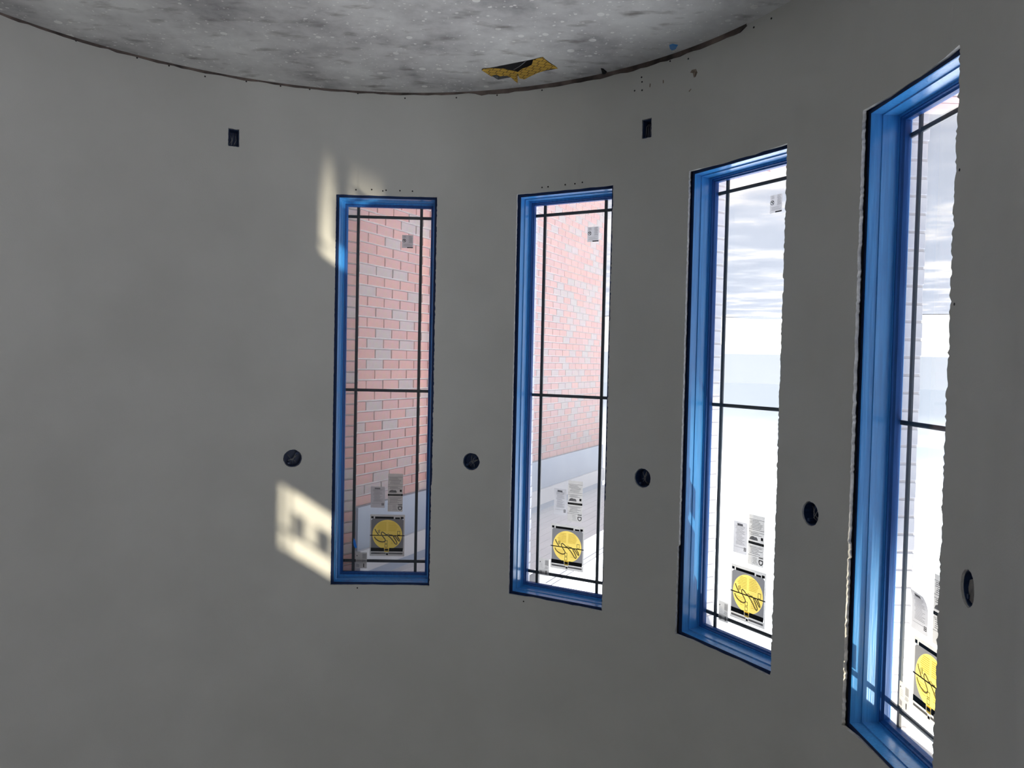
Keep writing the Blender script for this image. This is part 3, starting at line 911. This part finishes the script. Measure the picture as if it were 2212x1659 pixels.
def barcode_label(w, a0, a1, z0, z1, label):
    s = Sticker(w, a0, a1, z0, z1); s.root.name = 'barcode_label'
    tag(s.root, label, 'label', 'small barcode labels on the panes')
    s.sheet('backing', 0, 0, 1, 1, M['paper'], 0)
    rr = random.Random(6)
    bars = [(.60+.03*i, .08, .60+.03*i+.017, .40) for i in range(11)] + [(.06+.022*i, .70+.004*i, .06+.022*i+.012, .93) for i in range(12)]
    s.bars('barcode', bars, M['ink_grey'], .0004)
    s.bars('black_mark', [(.68,.70,.76,.93), (.08,.18,.16,.24)], M['ink'], .0005)
    s.bars('small_print', text_rows(.55,.95,.46,.62,3,rr) + text_rows(.1,.5,.30,.60,4,rr,.15), M['ink_grey'], .0004)
    return s.root
def energy_label(w, a0, a1, z0, z1, label):
    s = Sticker(w, a0, a1, z0, z1); s.root.name = 'energy_label'
    tag(s.root, label, 'label', 'small grey labels low on the panes')
    s.sheet('backing', 0, 0, 1, 1, M['paper_grey'], 0)
    rr = random.Random(9)
    s.bars('small_print', text_rows(.58,.95,.06,.62,9,rr) + text_rows(.08,.45,.06,.26,3,rr) + text_rows(.08,.95,.68,.90,4,rr,.25), M['ink_grey'], .0004)
    s.bars('black_band', [(.46,.93,1,1)], M['ink'], .0006)
    ringl = [(.20+.14*math.cos(2*math.pi*i/20), .43+.12*math.sin(2*math.pi*i/20)) for i in range(21)]
    s.stroke('emblem', [(ringl, 1), ([(.11,.36),(.29,.50)], 1.4)], .035, M['ink'], .0006)
    s.disc('emblem_dot', .25, .38, .045, M['ink'], .0007, 12)
    return s.root
wname = ['window whose view is all brick', 'window where the brick wall ends', 'window with the snowy view', 'window with the sunlit jamb']
# measured corner positions on the panes: (a0, a1, z0, z1)
Y_ = [(.089,-.122,2.507,2.763), (.101,-.1085,2.491,2.751), (.087,-.1255,2.510,2.771), (.095,-.115,2.483,2.741)]
L_ = [(-.016,-.1067,2.255,2.488), (-.0015,-.0925,2.231,2.467), (-.0135,-.1065,2.251,2.489), (-.012,-.104,2.235,2.470)]
F_ = [(.088,.002,2.334,2.4655), (.086,.006,2.284,2.437), (.0795,-.006,2.299,2.453), (.118,.017,2.325,2.463)]
B_ = [(.1735,.105,2.742,2.840), (.1747,.109,2.706,2.805), (.161,.098,2.712,2.812), (.180,.112,2.680,2.772)]
E_ = [(-.0754,-.1425,.804,.882), (-.083,-.152,.7875,.871), (-.079,-.147,.766,.848), None]
for i in range(4):
    w = W[i]
    warning_sticker(w, *Y_[i], 'yellow circle sticker with grey corners on the %s' % wname[i])
    spec_label(w, *L_[i], 'long white label with black band on the %s' % wname[i])
    leaflet(w, *F_[i], (.012,.010,.003,.02)[i], 'small grey leaflet of fine print on the %s' % wname[i])
    barcode_label(w, *B_[i], 'small white barcode label in a corner of the %s' % wname[i])
    if E_[i]:
        energy_label(w, *E_[i], 'small grey label with round emblem on the %s' % wname[i])
# two stickers on the high window, whose shadows fall in the sun patch
for a0, a1, hl in ((.115,.02,'wider grey sticker on the short high window'), (-.03,-.105,'narrower grey sticker on the short high window')):
    s = Sticker(W[4], a0, a1, TZ1-.30, TZ1-.175); s.root.name = 'high_sticker'
    tag(s.root, hl, 'sticker', 'stickers on the short high window')
    s.sheet('backing', 0, 0, 1, 1, M['st_grey'], 0)
    s.bars('print', text_rows(.1,.9,.1,.9,6,random.Random(2)), M['ink'], .0004)
# scrap of blue tape hanging at a glazing bar of the first window
w = W[0]
tp = [(.187,2.655),(.178,2.668),(.172,2.69),(.166,2.712),(.178,2.716),(.186,2.70),(.190,2.676)]
o = mesh_obj('tape_scrap', [w.p(a, ST-.001-.004*((z-2.655)/.06), z) for a, z in tp], [tuple(range(len(tp)))], M['blue_tape'])
tag(o, 'scrap of bright blue tape stuck beside a glazing bar of the brick-view window', 'tape')

# ---- electrical boxes set in the wall
def radial(th, z):
    n = Vector((math.sin(th), math.cos(th), 0)); t = Vector((math.cos(th), -math.sin(th), 0))
    return lambda a, b, d: t*a + Vector((0,0,b)) + n*d
def round_box(th, z, r, seed, label, tear):
    rr = random.Random(seed)
    e = empty('lamp_box', cyl(th, z)); tag(e, label, 'electrical box', 'round boxes in the wall')
    fn = radial(th, z)
    n = 28; vs_, fs = [], []
    prof = [(r-.0045,.055), (r-.0045,.006), (r-.001,.006), (r-.001,.062)]
    for rad_, d in prof:
        vs_ += [fn(rad_*math.cos(2*math.pi*i/n), rad_*math.sin(2*math.pi*i/n), d) for i in range(n)]
    for k in range(3):
        for i in range(n):
            fs.append((k*n+i, k*n+(i+1)%n, (k+1)*n+(i+1)%n, (k+1)*n+i))
    fs.append(tuple(range(n))); fs.append(tuple(3*n+i for i in range(n)))
    mesh_obj('box_cup', vs_, fs, M['box_blue'], e, False)
    for sg in (1, -1):
        an = rr.uniform(.6, 1.0)
        mb = MB()
        cx, cy = sg*(r-.014)*math.cos(an), sg*(r-.014)*math.sin(an)
        mb.box(lambda x, y, d: fn(cx+x, cy+y, d), -.006, .006, -.006, .006, .008, .03)
        mb.build('screw_tab', M['box_blue'], e)
    for k in range(4):
        a0 = rr.uniform(.3, 2.6); a1 = a0 + math.pi + rr.uniform(-.6, .6)
        p = [(.036*math.cos(a0), .036*math.sin(a0), .045), (.018*math.cos(a0)+rr.uniform(-.01,.01), .018*math.sin(a0), .02+rr.uniform(0,.012)),
             (rr.uniform(-.01,.01), rr.uniform(-.01,.01), .014+rr.uniform(0,.012)), (.034*math.cos(a1), .034*math.sin(a1), .03)]
        p = [fn(*q) for q in p]
        mb = MB(); mb.tube([p[0], (p[0]+p[1])/2, p[1], (p[1]+p[2])/2, p[2], (p[2]+p[3])/2, p[3]], .0016, 6)
        mb.build('wire', M['wire'], e, True)
    if tear:
        mb = MB()
        pts = [(-.034,.03),(-.012,.042),(.02,.036),(.03,.006),(.022,-.018),(-.008,-.03),(-.03,-.012)]
        vs_ = [fn(x, y, .012) for x, y in pts]
        mesh_obj('paper_pad', vs_, [tuple(range(len(vs_)))], M['pad'], e)
    return e
rlabels = ['round blue box with wires beside the sun patch on the wall',
           'round blue box between the two brick-view windows',
           'round blue box with wires between brick-end window and snowy-view window',
           'round box with curled grey wires between snowy-view window and sunlit-jamb window',
           'round ragged box on the wall beyond the sunlit-jamb window']
for i, ((px, py, r), th) in enumerate(zip(BOXES, box_th)):
    round_box(th, ZBOX, r-.001, 20+i, rlabels[i], i == 4)
for i, th in enumerate(out_th):
    e = empty('outlet_box', cyl(th, ZOUT))
    tag(e, ['dark rectangular outlet box near the floor on the wide blank wall', 'dark rectangular outlet box near the floor between two windows'][i], 'electrical box', 'outlet boxes near the floor')
    fn = radial(th, ZOUT)
    x, y, tk = .0265, .046, .003
    mb = MB()
    for (x0,x1,y0,y1) in ((-x,-x+tk,-y,y), (x-tk,x,-y,y), (-x,x,-y,-y+tk), (-x,x,y-tk,y)):
        mb.box(fn, x0, x1, y0, y1, .005, .065)
    mb.box(fn, -x, x, -y, y, .062, .066)
    mb.build('box_cup', M['box_blue'], e)
    rr = random.Random(40+i)
    for k in range(3):
        xx = -.014 + .013*k
        p = [fn(xx, -.04, .05), fn(xx+.003, -.015, .022), fn(xx+rr.uniform(-.004,.008), .012, .014), fn(xx+.012, .038, .03)]
        mb = MB(); mb.tube([p[0], (p[0]+p[1])/2, p[1], (p[1]+p[2])/2, p[2], (p[2]+p[3])/2, p[3]], .0015, 6); mb.build('wire', M['wire'], e, True)

# ---- bottom plate showing under the drywall edge
mb = MB()
t0, t1 = D2R(-59.9), ARC1
N_ = 160
rp = random.Random(1)
hs = [.010 + rp.uniform(-.003,.004) + (.012 if D2R(-59.9) < t0 + (t1-t0)*i/N_ < D2R(-14) else 0) for i in range(N_+1)]
for i in range(N_):
    a, b_ = t0 + (t1-t0)*i/N_, t0 + (t1-t0)*(i+1)/N_
    r0 = RAD - .006
    mb.quad(cyl(a,0,r0), cyl(b_,0,r0), cyl(b_,hs[i+1],r0), cyl(a,hs[i],r0))
    mb.quad(cyl(a,hs[i],r0), cyl(b_,hs[i+1],r0), cyl(b_,hs[i+1],RAD+.004), cyl(a,hs[i],RAD+.004))
tr = mb.build('trim_1', M['plate']); tag(tr, 'dark dirty strip along the foot of the curved wall', 'trim', kind='structure')

# ---- screw heads and scuffs in the drywall
SCREWS = [(296,125),(365,142),(443,157.5),(532,176),(606,186),(669,193),(773,202),(875,205),(986,203),(1074,197),(1102,197),(1171,188),
          (1448,123),(1487,127),(1512,102),(1551,87),(1591,70),(1629,45),(1667,22),(1386,167),(1387,177),(1387,195),(1371,196),
          (769,410),(803,409.5),(827,412.5),(834,411),(864,412),(891,413),(1171,405),(1184,403.5),(1221,399),(1242,397),(1258,394),
          (164,88),(772,1270),(1131,1299),(2073,367),(2062,657)]
sc_me = None
for x, y in SCREWS:
    th, z = on_cyl(x, y)
    if z < .012: z = .03
    if sc_me is None:
        vs_ = [(.0045*math.cos(2*math.pi*i/10), -.0012, .0045*math.sin(2*math.pi*i/10)) for i in range(10)] + [(.0045*math.cos(2*math.pi*i/10), .002, .0045*math.sin(2*math.pi*i/10)) for i in range(10)]
        sc_me = bpy.data.meshes.new('screw_head')
        sc_me.from_pydata(vs_, [], [tuple(range(10))] + [(i, 10+i, 10+(i+1)%10, (i+1)%10) for i in range(10)]); sc_me.materials.append(M['screw'])
    o = bpy.data.objects.new('screw', sc_me); link(o, wall_front)
    o.location = cyl(th, z); o.rotation_euler = (0, 0, -th)
M['tear'] = noise_mat('torn_brown_paper', (.16,.12,.09), (.30,.25,.21), scale=60, rough=.9)
for nm, pts in (('torn_spot', [(1495,151),(1504,149),(1507,157),(1503,166),(1499,168),(1497,158),(1491,157)]),
                ('scratch', [(1404,180),(1406,181),(1405,189),(1403,188)]), ('scratch', [(1432,173),(1434,173),(1434,180),(1432,180)]), ('scratch', [(1488,197),(1493,191),(1494,193),(1489,199)])):
    vs_ = []
    for x, y in pts:
        th, z = on_cyl(x, y); vs_.append(cyl(th, z, RAD-.0012))
    mesh_obj(nm, vs_, [tuple(range(len(vs_)))], M['tear'], wall_front)

# ---- hole in the floor, its duct, and the torn yellow sheet over it
def yellow_sheet_mat():
    m = mat('yellow_grid_sheet', (.5,.3,.03), .6, .3)
    t, b = nodes(m); nn = t.nodes.new; lk = t.links.new
    co = nn('ShaderNodeTexCoord'); mpn = nn('ShaderNodeMapping')
    mpn.inputs['Rotation'].default_value = (0, 0, math.radians(20)); mpn.inputs['Scale'].default_value = (14, 14, 14)
    lk(co.outputs['Object'], mpn.inputs['Vector'])
    bt = nn('ShaderNodeTexBrick'); bt.inputs['Color1'].default_value = (.62,.38,.05,1); bt.inputs['Color2'].default_value = (.55,.34,.05,1)
    bt.inputs['Mortar'].default_value = (.03,.02,.01,1); bt.inputs['Mortar Size'].default_value = .025; bt.inputs['Scale'].default_value = 1; bt.offset = .3
    bt.inputs['Brick Width'].default_value = .55; bt.inputs['Row Height'].default_value = .5
    lk(mpn.outputs[0], bt.inputs['Vector']); lk(bt.outputs['Color'], b.inputs['Base Color'])
    return m
M['yellow'] = yellow_sheet_mat()
# duct under the hole
boot = empty('floor_duct', ((HA.x+HC.x)/2, (HA.y+HC.y)/2, -.3))
tag(boot, 'metal duct opening cut into the floor beside the curved wall', 'duct')
cs = [HA, HB, HC, HD]
for i in range(4):
    a, b_ = cs[i], cs[(i+1) % 4]
    mb = MB(); mb.quad((a.x,a.y,-.3),(b_.x,b_.y,-.3),(b_.x,b_.y,-.003),(a.x,a.y,-.003))
    mb.v = [Vector(x) - boot.location for x in mb.v]; mb.build('duct_side', M['metal'], boot)
mb = MB(); mb.quad(*[(c.x,c.y,-.3) for c in cs]); mb.v = [Vector(x) - boot.location for x in mb.v]; mb.build('duct_bottom', M['ink'], boot)
def floor_patch(pts, zs, name, m, thick=.0015):
    """Sheet traced on the floor; heights zs bend it up at the edges."""
    P_ = []
    for (x, y), z in zip(pts, zs):
        P_.append(on_floor(x, y, z))
    n = len(P_)
    v2, f2 = sheet([(p.x, p.y) for p in P_], [], [])
    zz = {}
    vs_ = []
    for q in v2:
        k = min(range(n), key=lambda i: (P_[i].x-q.x)**2 + (P_[i].y-q.y)**2)
        vs_.append((q.x, q.y, P_[k].z))
    nv = len(vs_)
    fs = list(f2) + [tuple(nv+i for i in reversed(q)) for q in f2]
    vs_ += [(x, y, z-thick) for x, y, z in vs_]
    return mesh_obj(name, vs_, fs, m)
def c7(x, y): return (1000 + x/9.217, 100 + y/9.217)
left = [c7(*p) for p in [(372,478),(385,455),(560,440),(640,442),(810,445),(900,470),(1020,490),(1090,520),(1085,600),(1090,735),(1040,700),(960,625),(880,585),(800,590),(740,600),(690,575),(620,570),(575,610),(500,560)]]
lz = [.004]*len(left)
sheet_l = floor_patch(left, lz, 'yellow_sheet', M['yellow'])
tag(sheet_l, 'torn yellow grid sheet curling over the floor opening, pointed flap', 'sheet', 'torn yellow sheets at the floor opening')
right = [c7(*p) for p in [(1085,520),(1180,450),(1300,410),(1370,370),(1400,270),(1590,220),(1660,290),(1770,370),(1830,395),(1890,448),(1750,450),(1650,480),(1480,535),(1310,615),(1230,660),(1130,640),(1105,580)]]
sheet_r = floor_patch(right, [.004]*len(right), 'yellow_sheet', M['yellow'])
tag(sheet_r, 'torn yellow grid sheet lying across the end of the floor opening', 'sheet', 'torn yellow sheets at the floor opening')
a, b_ = on_floor(*c7(1010,465), .004), on_floor(*c7(1265,285), .05)
mb = MB(); mb.tube([a, (a+b_)/2 + Vector((.004,.004,.006)), b_], .0016, 6)
tag(mb.build('loose_wire', M['wire'], None, True), 'thin pale wire sticking out of the floor opening', 'wire')
def scrap(pts, name, m, label, cat, h=.006):
    P_ = [on_floor(x, y, 0) for x, y in pts]
    n = len(P_); c = sum(P_, Vector())/n
    vs_ = [(p.x, p.y, 0) for p in P_] + [(c.x + (p.x-c.x)*.8, c.y + (p.y-c.y)*.8, h) for p in P_]
    fs = [tuple(n+i for i in range(n))] + [(i, (i+1)%n, n+(i+1)%n, n+i) for i in range(n)] + [tuple(reversed(range(n)))]
    return tag(mesh_obj(name, vs_, fs, m), label, cat)
def c8(x, y): return (1000 + x/2.9105, y/2.9105)
scrap([c8(*p) for p in [(1297,282),(1318,275),(1353,282),(1340,305),(1312,314),(1298,300)]], 'tape_scrap', M['blue'], 'crumpled scrap of dark blue tape on the floor', 'tape')
scrap([c8(*p) for p in [(866,428),(880,430),(905,450),(900,465),(875,462),(872,445)]], 'debris_chip', M['ink'], 'small black chip of debris at the foot of the wall', 'debris')
